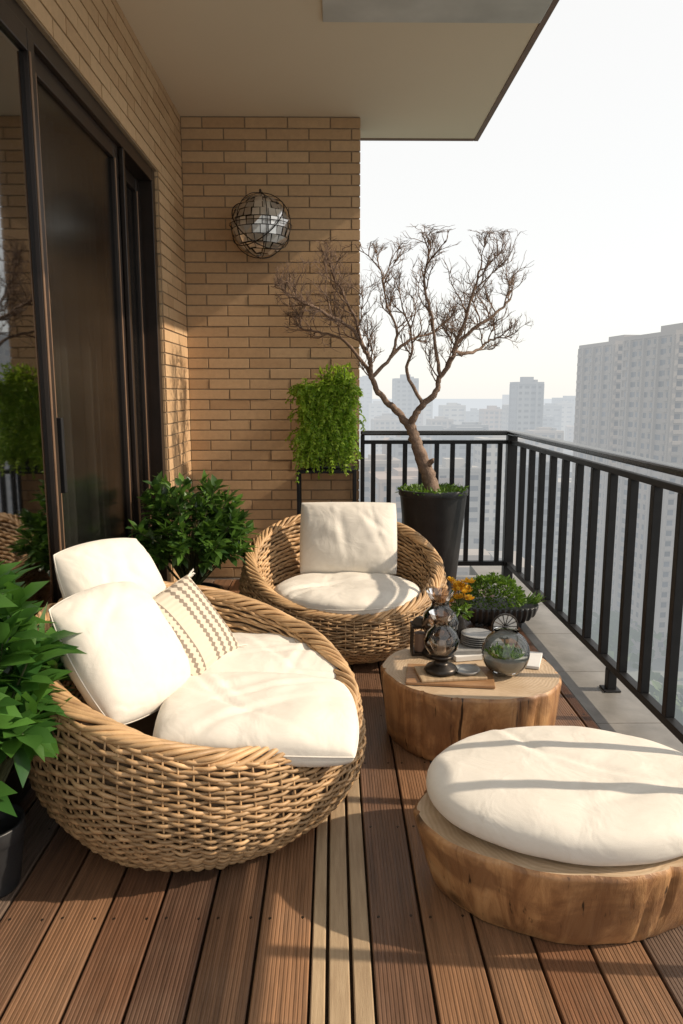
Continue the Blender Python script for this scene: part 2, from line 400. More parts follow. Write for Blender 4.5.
# ------------------------------------------------------------------ wicker bowl seats
def bowl(cx,cy,base,belly,rim,Hm,Ha,thb,nr,seatz):
    ns=84; n=ns*4; th=np.linspace(0,2*PI,n,endpoint=False)
    def H(t): return Hm+Ha*np.cos(t-thb)
    def surf(th,t,off=0.0):
        r=base+(belly-base)*math.sin(PI/2*min(1,t/.62))
        if t>.62: r=belly-(belly-rim)*((t-.62)/.38)**1.6
        z=H(th)*(t**1.12)
        return np.stack([cx+(r+off)*np.cos(th),cy+(r+off)*np.sin(th),z+.004],1)
    def inner(th,s,off=0.0):
        r=rim-.055-.08*s**1.3
        z=H(th)-(H(th)-seatz)*s
        return np.stack([cx+(r+off)*np.cos(th),cy+(r+off)*np.sin(th),z],1)
    rad=np.stack([np.cos(th),np.sin(th),0*th],1)
    mb=MB(); rng=np.random.RandomState(int(abs(cx)*100)+3)
    def wob(a): 
        ph=rng.rand(4)*6.28
        return a*(np.sin(3*th+ph[0])+np.sin(7*th+ph[1])+np.sin(17*th+ph[2])+np.sin(31*th+ph[3]))*.5
    for fn,cnt,sg in ((surf,nr,1),(inner,int(nr*.55),-1)):
        for i in range(cnt):
            t=(i+.5)/cnt; 
            P=fn(th,t); P2=fn(th,min(1,t+.5/cnt)); P1=fn(th,max(0,t-.5/cnt))
            B=(P2-P1); ln=np.linalg.norm(B,axis=1)[:,None]; B/=ln
            T=np.roll(P,-1,0)-np.roll(P,1,0); T/=np.linalg.norm(T,axis=1)[:,None]
            Nn=np.cross(T,B); Nn/=np.linalg.norm(Nn,axis=1)[:,None]; 
            if sg<0 : Nn=-Nn if np.sum(Nn*rad)>0 else Nn
            off=.0055*np.cos(ns*th/2+PI*i)+wob(.0026)
            P=P+Nn*off[:,None]+B*wob(.0038)[:,None]
            hh=ln*.5*(.84+.2*rng.rand())
            mb.ring(P,Nn*.0056,B*hh,6)
    st=MB()
    for j in range(ns):
        a=np.array([2*PI*j/ns])
        st.tube([surf(a,t)[0] for t in np.linspace(0.02,1,12)],.0035,5)
    rb=MB()
    nn=900; th2=np.linspace(0,2*PI,nn,endpoint=False)
    c2=(surf(th2,1.0)+inner(th2,0.0))/2; c2[:,2]+=.000; rad2=np.stack([np.cos(th2),np.sin(th2),0*th2],1); up=np.array([[0,0,1.]])
    K=9
    for k in range(K):
        ph=9*th2+2*PI*k/K+.35*np.sin(5*th2+k)
        P=c2+rad2*(.028*np.cos(ph)+.003*np.sin(23*th2+k*2))[:,None]+up*(.018*np.sin(ph)+.003*np.sin(17*th2+k))[:,None]
        T=np.roll(P,-1,0)-np.roll(P,1,0); T/=np.linalg.norm(T,axis=1)[:,None]
        A=np.cross(T,up); A/=np.linalg.norm(A,axis=1)[:,None]; Bv=np.cross(T,A)
        rb.ring(P,A*.0092,Bv*.0085,6)
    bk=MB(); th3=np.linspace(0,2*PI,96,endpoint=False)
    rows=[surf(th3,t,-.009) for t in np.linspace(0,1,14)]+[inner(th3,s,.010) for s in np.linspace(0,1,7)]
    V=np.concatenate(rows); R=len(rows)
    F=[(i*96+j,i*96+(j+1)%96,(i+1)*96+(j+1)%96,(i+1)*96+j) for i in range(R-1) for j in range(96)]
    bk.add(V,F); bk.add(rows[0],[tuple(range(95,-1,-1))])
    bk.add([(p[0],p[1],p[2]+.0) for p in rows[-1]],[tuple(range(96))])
    parts=[mb.obj('woven_strands',[M['wicker']],smooth=True),st.obj('stakes',[M['wicker']],smooth=True),
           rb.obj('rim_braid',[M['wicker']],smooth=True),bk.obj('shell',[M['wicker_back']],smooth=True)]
    return parts

def frame_mat(loc,n,up):
    z=Vector(n).normalized(); u=Vector(up); y=(u-z*u.dot(z)).normalized(); x=y.cross(z)
    m=Matrix((x,y,z)).transposed().to_4x4(); m.translation=Vector(loc); return m
def cushion(name,w,h,th,mtx,mat,seed=0,disc=0.0,p=2.4,pinch=.06,wr=.006,n=60,sag=0,pw=.5,piping=True,dome=0,creases=0):
    vs=[];idx={}
    rc=random.Random(seed*13+1); cl=[(rc.uniform(-.7,.7),rc.uniform(-.7,.7),rc.uniform(0,PI),rc.uniform(.10,.25),rc.uniform(.012,.022)) for _ in range(creases)]
    def prof(u,v,sgn):
        x=u*(1-disc)+disc*u*math.sqrt(max(0,1-v*v/2)); y=v*(1-disc)+disc*v*math.sqrt(max(0,1-u*u/2))
        x*=(1-pinch*(1-v*v)); y*=(1-pinch*(1-u*u))
        if disc>=.99:
            rho=min(1,math.sqrt(x*x+y*y)); k=(1-rho**p)
        else: k=(1-abs(u)**p)*(1-abs(v)**p)
        k=max(0,k)
        z=sgn*th/2*k**pw
        if sgn>0: z+=dome*(1-min(1,x*x+y*y))
        q=Vector((x*w/2*4+seed*7.1,y*h/2*4,sgn*3+seed))
        e=k**.35
        d=noise.noise(q*1.1)*wr*1.6+noise.noise(q*2.7)*wr*.8
        fold=abs(noise.noise(Vector((x*w*9+seed,y*h*9,seed*1.7+sgn))))
        d-=(.5-min(.5,fold*2.0))*wr*.9*(1-k)
        for a,b,an,ln,wd in cl:
            dx=(x-a)*w/2; dy=(y-b)*h/2; t=dx*math.cos(an)+dy*math.sin(an); s_=-dx*math.sin(an)+dy*math.cos(an)+.35*t*t
            d-=.006*math.exp(-(s_/wd)**2)*math.exp(-(t/ln)**2)-.003*math.exp(-((s_-wd*1.8)/wd)**2)*math.exp(-(t/ln)**2)
        z+=sgn*d*e
        if sag: z-=sag*max(0,math.hypot(x,y)-.6)
        return (x*w/2,y*h/2,z)
    fs=[]
    for sgn in (1,-1):
        for i in range(n+1):
            for j in range(n+1):
                if sgn<0 and (i in(0,n) or j in(0,n)): idx[(sgn,i,j)]=idx[(1,i,j)]; continue
                u=math.sin((i/n*2-1)*PI/2)*.85+(i/n*2-1)*.15; v=math.sin((j/n*2-1)*PI/2)*.85+(j/n*2-1)*.15
                idx[(sgn,i,j)]=len(vs); vs.append(prof(u,v,sgn))
        for i in range(n):
            for j in range(n):
                q=[idx[(sgn,i,j)],idx[(sgn,i+1,j)],idx[(sgn,i+1,j+1)],idx[(sgn,i,j+1)]]
                fs.append(tuple(q if sgn>0 else q[::-1]))
    me=bpy.data.meshes.new(name); me.from_pydata(vs,[],fs); me.materials.append(mat)
    me.polygons.foreach_set('use_smooth',[True]*len(fs)); me.update()
    o=bpy.data.objects.new(name,me); COL.objects.link(o); o.matrix_world=mtx
    if not piping: return [o]
    border=[idx[(1,i,0)] for i in range(n)]+[idx[(1,n,j)] for j in range(n)]+[idx[(1,i,n)] for i in range(n,0,-1)]+[idx[(1,0,j)] for j in range(n,0,-1)]
    P=[mtx@Vector(vs[b]) for b in border]; P.append(P[0])
    mb=MB(); mb.tube(P,.0025,6); q=mb.obj(name+'_piping',[mat],smooth=True)
    return [o,q]
def flat(x,y,z,rz=0,tx=0,ty=0):
    return Matrix.Translation((x,y,z))@Matrix.Rotation(rz,4,'Z')@Matrix.Rotation(tx,4,'X')@Matrix.Rotation(ty,4,'Y')
R_=math.radians
sp=bowl(-.462,2.415,.41,.565,.54,.505,.15,R_(150),34,.30)
sp+=cushion('seat_cushion_1',.62,.50,.125,flat(-.235,2.225,.395,R_(2),R_(1),R_(3)),M['white'],1,disc=.24,p=6,pinch=-.01,wr=.008,pw=.34,piping=True,creases=6,sag=.03)
sp+=cushion('seat_cushion_2',.58,.50,.125,flat(-.265,2.675,.395,R_(8),R_(1),R_(3)),M['white'],2,disc=.30,p=6,pinch=-.01,wr=.008,pw=.34,piping=True,creases=6,sag=.03)
group('wicker_loveseat',sp,(-.462,2.415,0))
pw=cushion('cover',.45,.45,.22,frame_mat((-.670,2.275,.59),(.78,-.30,.58),(-.30,.16,1)),M['white'],3,disc=.42,pinch=.015,wr=.012,creases=6)
group('throw_pillow',pw,(-.670,2.275,.59))
pw=cushion('cover',.42,.43,.19,frame_mat((-.78,2.60,.68),(.74,-.46,.52),(-.05,.05,1)),M['white'],4,disc=.40,pinch=.015,wr=.012,creases=6)
group('throw_pillow',pw,(-.78,2.60,.68))
mt=frame_mat((-.535,2.53,.55),(.62,-.55,.52),(-.35,-.1,1))
pw=cushion('cover',.36,.34,.13,mt,M['pattern'],5,disc=.12,pinch=.03)
tb=MB()
for sx in (-1,1):
    for sy in (-1,1):
        c=Vector((sx*.168,sy*.160,0))
        for k in range(18):
            d=Vector((sx*.022+random.uniform(-.012,.012),sy*.012-.014+random.uniform(-.012,.012),random.uniform(-.012,.012)))
            tb.tube([mt@c,mt@(c+d*.5),mt@(c+d*1.1)],.0018,4)
pw.append(tb.obj('tassels',[M['white']]))
group('patterned_pillow',pw,(-.535,2.53,.55))
cp=bowl(.06,4.06,.37,.58,.55,.465,.175,R_(98),28,.27)
cp+=cushion('seat_cushion',.80,.76,.12,flat(.075,3.90,.325,0,R_(-2),0),M['white'],6,disc=1.0,p=7,pinch=0,wr=.008,pw=.38,creases=6)
group('wicker_armchair',cp,(.06,4.06,0))
pw=cushion('cover',.58,.44,.19,frame_mat((.09,4.26,.555),(-.03,-.93,.36),(0,0,1)),M['white'],7,disc=.16,pinch=.025,wr=.010,creases=4)
group('throw_pillow',pw,(.09,4.26,.555))

# ------------------------------------------------------------------ stumps
def stump(name,cx,cy,a,b,h,taper,seed):
    seg=200; rng=random.Random(seed); ph=[rng.random()*6.28 for _ in range(8)]
    cr=[(rng.random()*6.28,rng.uniform(.01,.02),rng.uniform(.02,.05)) for _ in range(9)]
    def rf(t,z):
        r=1+.022*math.sin(2*t+ph[0])+.018*math.sin(3*t+ph[1])+.012*math.sin(5*t+ph[2])+.007*math.sin(11*t+ph[3]+z*6)+.003*math.sin(23*t+ph[4]-z*9)
        for c,w,d in cr:
            dt=(t-c-.12*z+PI)%(2*PI)-PI; r-=d*math.exp(-(dt/w)**2)
        r+=.010*noise.noise(Vector((math.cos(t)*4,math.sin(t)*4,z*5+seed)))
        return r
    prof=[(.97*taper,0.004),(taper,.02)]+[(taper+(1-taper)*(i/8)**.8,.02+(h-.034)*i/8) for i in range(1,9)]+[(.992,h-.006),(.975,h)]
    def vert(r,t,z): k=r*rf(t,z); return (cx+a*k*math.cos(t),cy+b*k*math.sin(t),z)
    mb=MB(); vs=[vert(r,2*PI*j/seg,z) for r,z in prof for j in range(seg)]
    n=len(prof); mb.add(vs,[(i*seg+j,i*seg+(j+1)%seg,(i+1)*seg+(j+1)%seg,(i+1)*seg+j) for i in range(n-1) for j in range(seg)],0)
    side=mb.obj('trunk_side',[M['wood']],smooth=True)
    tb=MB(); rs=[.975,.9,.7,.5,.3,.1]; vs=[vert(r,2*PI*j/seg,h) for r in rs for j in range(seg)]
    F=[(i*seg+j,i*seg+(j+1)%seg,(i+1)*seg+(j+1)%seg,(i+1)*seg+j) for i in range(len(rs)-1) for j in range(seg)]
    F.append(tuple((len(rs)-1)*seg+j for j in range(seg))); tb.add(vs,F)
    top=tb.obj('cut_top',[woodtop('stump_top_%d'%seed,cx+.03,cy-.02)],smooth=True)
    return [side,top]
group('stump_coffee_table',stump('t',.56,2.89,.355,.34,.285,.93,11),(.56,2.89,0))
op=stump('o',.675,1.95,.425,.325,.228,.86,21)
op+=cushion('cushion',.845,.645,.105,flat(.69,1.968,.281,0,0,0),M['white'],9,disc=1.0,p=11,pinch=0,wr=.004,n=84,pw=.42,dome=.016,piping=False,creases=3)
group('stump_ottoman',op,(.675,1.95,0))

# ------------------------------------------------------------------ leaves
def leaf(mb,p,d,nrm,ln,w,mi=0,fold=.25,droop=.25):
    d=Vector(d).normalized(); n=Vector(nrm); s=d.cross(n)
    if s.length<1e-3: s=d.orthogonal()
    s.normalize(); n=s.cross(d).normalized(); p=Vector(p)
    def q(t,k): return p+d*ln*t-n*(droop*ln*t*t)+s*w*k+n*(fold*w*abs(k))
    v=[q(0,0),q(.3,.42),q(.3,0),q(.3,-.42),q(.65,.40),q(.65,0),q(.65,-.40),q(1,0)]
    mb.add(v,[(0,2,1),(0,3,2),(1,2,5,4),(2,3,6,5),(4,5,7),(5,6,7)],mi)
def rvec():
    while 1:
        v=Vector((random.uniform(-1,1),random.uniform(-1,1),random.uniform(-1,1)))
        if .1<v.length<1: return v.normalized()
def shrub(c,rx,ry,rz,nst,per,ln,w,xmin=-99,base=None,upb=.4):
    lv=MB(); st=MB(); base=base or (c[0],c[1],c[2]-rz)
    for i in range(nst):
        d=rvec(); d.z=abs(d.z)*1.2-.35; d.normalize(); k=random.uniform(.55,1.05)
        tip=Vector((c[0]+d.x*rx*k,c[1]+d.y*ry*k,c[2]+d.z*rz*k))
        tip.x=max(tip.x,xmin+.03)
        b=Vector(base); mid=b.lerp(tip,.55)+Vector((0,0,.06))+rvec()*.03
        pts=[b,b.lerp(mid,.5),mid,mid.lerp(tip,.5),tip]; st.tube(pts,[.006,.005,.004,.003,.002],5)
        ax=(tip-mid).normalized()
        for j in range(per):
            a=j*2.4+random.random(); o=ax.orthogonal().normalized(); o.rotate(Matrix.Rotation(a,3,ax))
            t=random.random(); pos=mid.lerp(tip,.45+.55*t)
            dd=(o*(1.1-.6*t)+ax*(.35+.7*t)+Vector((0,0,upb*random.uniform(-.3,1)))).normalized()
            L_=ln*random.uniform(.6,1.15)
            if pos.x+dd.x*L_<xmin: dd.x=abs(dd.x)*.3
            leaf(lv,pos,dd,Vector((0,0,1))+rvec()*.5,L_,w*random.uniform(.8,1.15),0,.3,random.uniform(.1,.5))
    return lv,st
def pot(mb,c,r0,r1,h,mi=0,seg=40):
    mb.lathe([(r0*.2,0.0),(r0*.96,0.0),(r0,.01),(r1*.985,h-.05),(r1,h-.045),(r1*1.03,h-.04),(r1*1.03,h-.004),(r1*1.02,h),(r1*.94,h),(r1*.92,h-.01),(r1*.9,h-.06),(.001,h-.055)],c,seg,mi)
lv,st=shrub((-.79,4.02,.60),.33,.34,.35,120,16,.085,.042,xmin=-1.08,base=(-.80,4.05,.28))
pm=MB(); pot(pm,(-.80,4.05,0),.13,.18,.30)
group('potted_shrub',[lv.obj('leaves',[M['leaf_dark']],smooth=True),st.obj('stems',[M['stem']]),pm.obj('pot',[M['pot']],smooth=True)],(-.80,4.05,0))
lv,st=shrub((-1.01,1.92,.53),.235,.38,.44,100,12,.120,.066,xmin=-1.07,base=(-.98,1.90,.2),upb=.3)
pm=MB(); pot(pm,(-.985,1.94,0),.08,.10,.20)
group('potted_umbrella_plant',[lv.obj('leaves',[M['leaf_mid']],smooth=True),st.obj('stems',[M['stem']]),pm.obj('pot',[M['pot']],smooth=True)],(-.985,1.92,0))
def fern():
    cx,cy=-.045,5.30; lv=MB(); st=MB(); hw=.17
    def strand(p,d,L_,grav,n=8,sc=1.0):
        vel=d.normalized(); q=p.copy(); pts=[q.copy()]
        for k in range(n):
            q=q+vel*L_/6; vel=(vel+Vector((0,0,-grav))+rvec()*.08).normalized()
            q.y=min(q.y,5.50); pts.append(q.copy())
        st.tube(pts,.0012,3,cap=False)
        for k in range(1,n+1):
            dr=(pts[k]-pts[k-1]).normalized()
            for sgn in (-1,1,0):
                s=dr.cross(Vector((random.uniform(-.4,.4),random.uniform(-.4,.4),1))).normalized()
                dd=(s*sgn+dr*.6+rvec()*.25)
                leaf(lv,pts[k],dd,Vector((0,-.5,1))+rvec()*.4,random.uniform(.018,.034)*sc,.014*sc,0,.1,.1)
    cl=[(random.uniform(-hw,hw),random.uniform(.94,1.42),random.uniform(.8,1.3)) for _ in range(60)]
    for i in range(1050):
        if i%2: c=random.choice(cl)
        else: c=(random.uniform(-hw,hw),random.uniform(.95,1.42),.9)
        p=Vector((cx+max(-hw,min(hw,c[0]+random.gauss(0,.03))),cy-.07+random.uniform(-.05,.05),c[1]+random.gauss(0,.03)))
        d=Vector((random.uniform(-.35,.35)+c[0]*.6,-.6,.45))
        if random.random()<.2: p.z=1.40; d=Vector((random.uniform(-.5,.5),-.3,.9))
        strand(p,d,random.uniform(.06,.13)*c[2],.42,7)
    for i in range(26):
        p=Vector((cx+random.uniform(-hw,hw),cy-.10+random.uniform(-.05,.05),random.uniform(.95,1.1)))
        strand(p,Vector((random.uniform(-.4,.4),-.5,.2)),random.uniform(.12,.19),.5,8)
    for i in range(10):
        sx=random.choice((-1,1)); p=Vector((cx+sx*hw,cy-.05,random.uniform(1.05,1.40)))
        strand(p,Vector((sx*.7,-.3,.5)),random.uniform(.07,.12),.3,8)
    for i in range(80):
        p=Vector((cx+random.uniform(-.04,.17),cy+random.uniform(-.08,.05),1.40)); t=p+Vector((random.uniform(-.05,.07),random.uniform(-.1,.02),random.uniform(.02,.18)))
        st.tube([p,p.lerp(t,.5),t],.0015,3)
        for k in range(7): leaf(lv,p.lerp(t,.3+.7*k/6),rvec()+Vector((0,0,.7)),rvec(),.045,.018)
    bx=MB(); bx.box(cx-.16,cx+.16,cy-.07,cy+.16,.86,1.38)
    s=MB()
    for x in (cx-.20,cx+.20):
        for y in (cy-.11,cy+.15): s.box(x-.011,x+.011,y-.011,y+.011,0,.86)
    for z in (.835,.30):
        s.box(cx-.189,cx+.189,cy-.12,cy-.10,z,z+.024); s.box(cx-.189,cx+.189,cy+.14,cy+.16,z,z+.024)
        s.box(cx-.21,cx-.19,cy-.099,cy+.139,z,z+.024); s.box(cx+.19,cx+.21,cy-.099,cy+.139,z,z+.024)
    s.box(cx-.19,cx+.19,cy-.1,cy+.14,.85,.858)
    group('fern_planter_stand',[lv.obj('fronds',[M['leaf_lime']],smooth=True),st.obj('stems',[M['stem']]),bx.obj('planter_box',[M['pot']],bevel=.01),s.obj('stand',[M['black']],bevel=.002)],(cx,cy,0))
fern()

# ------------------------------------------------------------------ bare tree
def tree():
    random.seed(23)
    mb=MB(); Y0=5.08
    def W(x,v,y=0): return Vector(((x-333)*.0067,Y0+y,1.4+(392-v)*.0066))
    def smooth(pts,n=5):
        o=[]
        for i in range(len(pts)-1):
            p0=pts[max(0,i-1)];p1=pts[i];p2=pts[i+1];p3=pts[min(len(pts)-1,i+2)]
            for k in range(n):
                t=k/n; o.append(.5*((2*p1)+(p2-p0)*t+(2*p0-5*p1+4*p2-p3)*t*t+(3*p1-p0-3*p2+p3)*t**3))
        o.append(pts[-1]); return o
    def seg(pts,r0,r1,k=7,jit=.006):
        s=smooth(pts); n=len(s); s=[p+rvec()*jit*(0 if i in(0,n-1) else 1) for i,p in enumerate(s)]
        mb.tube(s,[(r0+(r1-r0)*(i/(n-1))**.8)*random.uniform(.92,1.1) for i in range(n)],k); return s
    def twig(p,d,ln,r,lev):
        pts=[p]; q=p.copy(); v=d.normalized(); n=5
        for i in range(n):
            v=(v+rvec()*.36+Vector((0,0,.10))).normalized(); q=q+v*ln/n
            if q.z>2.38: v.z*=-.1
            if q.x>1.34: v.x=-abs(v.x)*.5
            if q.x<-.36: v.x=abs(v.x)*.5
            if q.y>5.5: q.y=5.5
            pts.append(q.copy())
        mb.tube(pts,[r*(1-.6*i/n) for i in range(n+1)],5 if lev<2 else 3,cap=False)
        if lev<3:
            cnt={0:6,1:5,2:4}[lev]
            for c in range(cnt):
                i=random.randint(1,n); b=pts[i]; dr=(pts[i]-pts[i-1]).normalized()
                o=dr.orthogonal().normalized(); o.rotate(Matrix.Rotation(random.random()*6.28,3,dr))
                o.y*=.7
                twig(b,dr*.75+o*.7+Vector((0,0,.22)),ln*random.uniform(.45,.72),r*.62,lev+1)
    seg([W(437,500),W(433,484,.01),W(427,466,.0),W(420,450,-.02),W(415,436,-.01),W(411,424,0)],.056,.034,12,.007)
    seg([W(426,474,.0),W(431,466,-.02),W(436,462,-.04)],.030,.016,8)
    A=[[W(412,430),W(399,412,.02),W(388,402,.03),W(378,390,.03),W(372,377,.02),W(371,362,.0),W(364,348,0),W(352,330,-.05),W(332,318,-.08),W(312,308,-.1),W(298,300,-.1)],
       [W(411,430),W(416,416,-.02),W(424,405,-.03),W(436,392,-.05),W(440,378,-.05),W(452,358,-.08),W(456,344,-.1),W(474,328,-.1),W(494,314,-.08),W(508,300,-.05)]]
    B=[[W(372,377,.02),W(392,356,.08),W(398,328,.12),W(388,300,.15),W(382,268,.15)],
       [W(440,378,-.05),W(434,350,-.12),W(428,318,-.18),W(420,290,-.2),W(424,262,-.2)],
       [W(370,372,.02),W(346,340,.1),W(318,330,.16),W(300,326,.2)],
       [W(452,352,-.08),W(474,352,.02),W(492,340,.1),W(505,336,.12)],
       [W(364,348,0),W(356,318,.1),W(344,292,.15),W(332,270,.15)],
       [W(452,352,-.08),W(460,322,-.2),W(466,296,-.25),W(474,272,-.2)],
       [W(392,356,.08),W(412,338,.15),W(436,330,.22),W(452,318,.25)],
       [W(424,405,-.03),W(405,372,-.15),W(410,345,-.22),W(400,315,-.25)]]
    for pts,r0,r1 in [(a,.028,.007) for a in A]+[(b,.014,.005) for b in B]:
        s=seg(pts,r0,r1,7); n=len(s)
        for i in range(int(n*.4),n,2):
            dr=(s[i]-s[i-1]).normalized(); o=dr.orthogonal().normalized(); o.rotate(Matrix.Rotation(random.random()*6.28,3,dr)); o.y*=.6
            twig(s[i],dr*.5+o*.8+Vector((0,0,.35)),random.uniform(.13,.26),.0055,0 if random.random()<.35 else 1)
        twig(s[-1],s[-1]-s[-2],.14,.005,0)
    t=mb.obj('branches',[M['bark']],smooth=True)
    pm=MB(); c=(.70,5.12,0); pot(pm,c,.165,.235,.735)
    p=pm.obj('pot',[M['pot']],smooth=True)
    so=MB(); so.lathe([(.215,.69),(.12,.715),(.001,.72)],c,32); s=so.obj('soil',[M['soil']],smooth=True)
    lv=MB()
    for i in range(800):
        a=random.random()*6.28; r=.235*math.sqrt(random.random())
        leaf(lv,(c[0]+r*math.cos(a),c[1]+r*math.sin(a),.71+.02*random.random()),rvec()+Vector((math.cos(a)*.6,math.sin(a)*.6,.9)),rvec(),random.uniform(.02,.045),.014)
    g=lv.obj('ground_cover',[M['moss']],smooth=True)
    group('bare_potted_tree',[t,p,s,g],c)
tree()

# ------------------------------------------------------------------ ribbed planter
def ribbed():
    cx,cy=1.0,4.36; mb=MB(); hw=.25; vs=[]; nx=90; ang=24
    for i in range(nx+1):
        u=i/nx*2-1; e=max(0,1-abs(u)**3.2)**.5; r=(.115*e+.004)*(1+.06*math.cos(i*2*PI/6))
        for j in range(ang+1):
            a=PI+PI*j/ang
            vs.append((cx+u*hw,cy+1.15*r*math.cos(a),.125+ (r*math.sin(a)*1.05)))
        for j in range(3):
            vs.append((cx+u*hw,cy+1.15*r*(1-.12)*(1-j),.125+(.0 if j!=1 else -.03*e)))
    k=ang+4
    mb.add(vs,[(i*k+j,i*k+j+1,(i+1)*k+j+1,(i+1)*k+j) for i in range(nx) for j in range(k-1)]+[(i*k+k-1,i*k,(i+1)*k,(i+1)*k+k-1) for i in range(nx)])
    b=mb.obj('ribbed_bowl',[M['pot']],smooth=True)
    lv=MB()
    for i in range(2600):
        d=rvec(); d.z=abs(d.z); k=random.uniform(.8,1.0)
        p=Vector((cx-.03+d.x*.20*k,cy+d.y*.12*k,.13+d.z*.17*k*(1+.15*noise.noise(d*3))))
        leaf(lv,p,d+rvec()*.7,rvec(),random.uniform(.012,.026),.012)
    for i in range(60):
        a=random.random()
        leaf(lv,(cx+.2+random.uniform(-.03,.03),cy+random.uniform(-.05,.05),.13),Vector((.8,random.uniform(-.5,.5),.4+a*.6)),rvec(),random.uniform(.04,.09),.014)
    l=lv.obj('box_hedge_foliage',[M['moss']],smooth=True)
    f=MB(); f.box(cx-.14,cx-.09,cy-.06,cy+.06,-.011,.02); f.box(cx+.09,cx+.14,cy-.06,cy+.06,-.011,.02)
    group('ribbed_planter',[b,l,f.obj('feet',[M['pot']])],(cx,cy,0))
ribbed()

# ------------------------------------------------------------------ wall lamp
def lamp():
    c=Vector((-.49,5.30,2.52)); R=.195; parts=[]
    mb=MB(); rows=11
    for i in range(rows):
        p0=-PI/2+PI*i/rows; p1=-PI/2+PI*(i+1)/rows; nn=max(4,int(22*math.cos((p0+p1)/2)))
        for j in range(nn):
            t0=2*PI*j/nn; t1=2*PI*(j+1)/nn
            def q(t,p,r=R): return (c.x+r*math.cos(p)*math.cos(t),c.y+r*math.cos(p)*math.sin(t),c.z+r*math.sin(p))
            d0=(t1-t0)*.05; d1=(p1-p0)*.05; k=R+random.uniform(-.003,.003); e=[k+random.uniform(-.009,.009) for _ in range(3)]
            mb.add([q(t0+d0,p0+d1,k),q(t1-d0,p0+d1,e[0]),q(t1-d0,p1-d1,e[1]),q(t0+d0,p1-d1,e[2])],[(0,1,2),(0,2,3)])
    parts.append(mb.obj('mirror_tiles',[M['chrome']]))
    bs=MB(); bs.lathe([(max(.001,(R-.010)*math.cos(a)),(R-.010)*math.sin(a)) for a in np.linspace(-PI/2,PI/2,20)],c,36); parts.append(bs.obj('core',[M['darkmetal']],smooth=True))
    w=MB(); Ro=.212
    def circ(nv,off=0,r=.0028,Rr=Ro):
        nv=Vector(nv).normalized(); u=nv.orthogonal().normalized(); v=nv.cross(u); rr=math.sqrt(Rr*Rr-off*off)
        P=[c+nv*off+(u*math.cos(a)+v*math.sin(a))*rr for a in np.linspace(0,2*PI,49)]; w.tube(P,r,5,cap=False)
    for k in range(3): circ((math.cos(k*PI/3+.3),math.sin(k*PI/3+.3),0))
    circ((0,0,1),.0)
    circ((.5,-.6,.6),.0,.004); circ((-.5,-.6,.6),.03,.004)
    parts.append(w.obj('wire_cage',[M['darkmetal']],smooth=True))
    b=MB(); b.tube([c+Vector((0,0,Ro)),c+Vector((0,.0,Ro+.02)),c+Vector((0,.10,Ro+.02)),Vector((c.x,5.53,c.z+.12))],.008,8)
    b.box(c.x-.05,c.x+.05,5.515,5.54,c.z-.08,c.z+.10); b.tube([c+Vector((0,R,0)),Vector((c.x,5.53,c.z))],.02,10)
    parts.append(b.obj('bracket',[M['darkmetal']],bevel=.002))
    group('globe_wall_lamp',parts,c)
lamp()

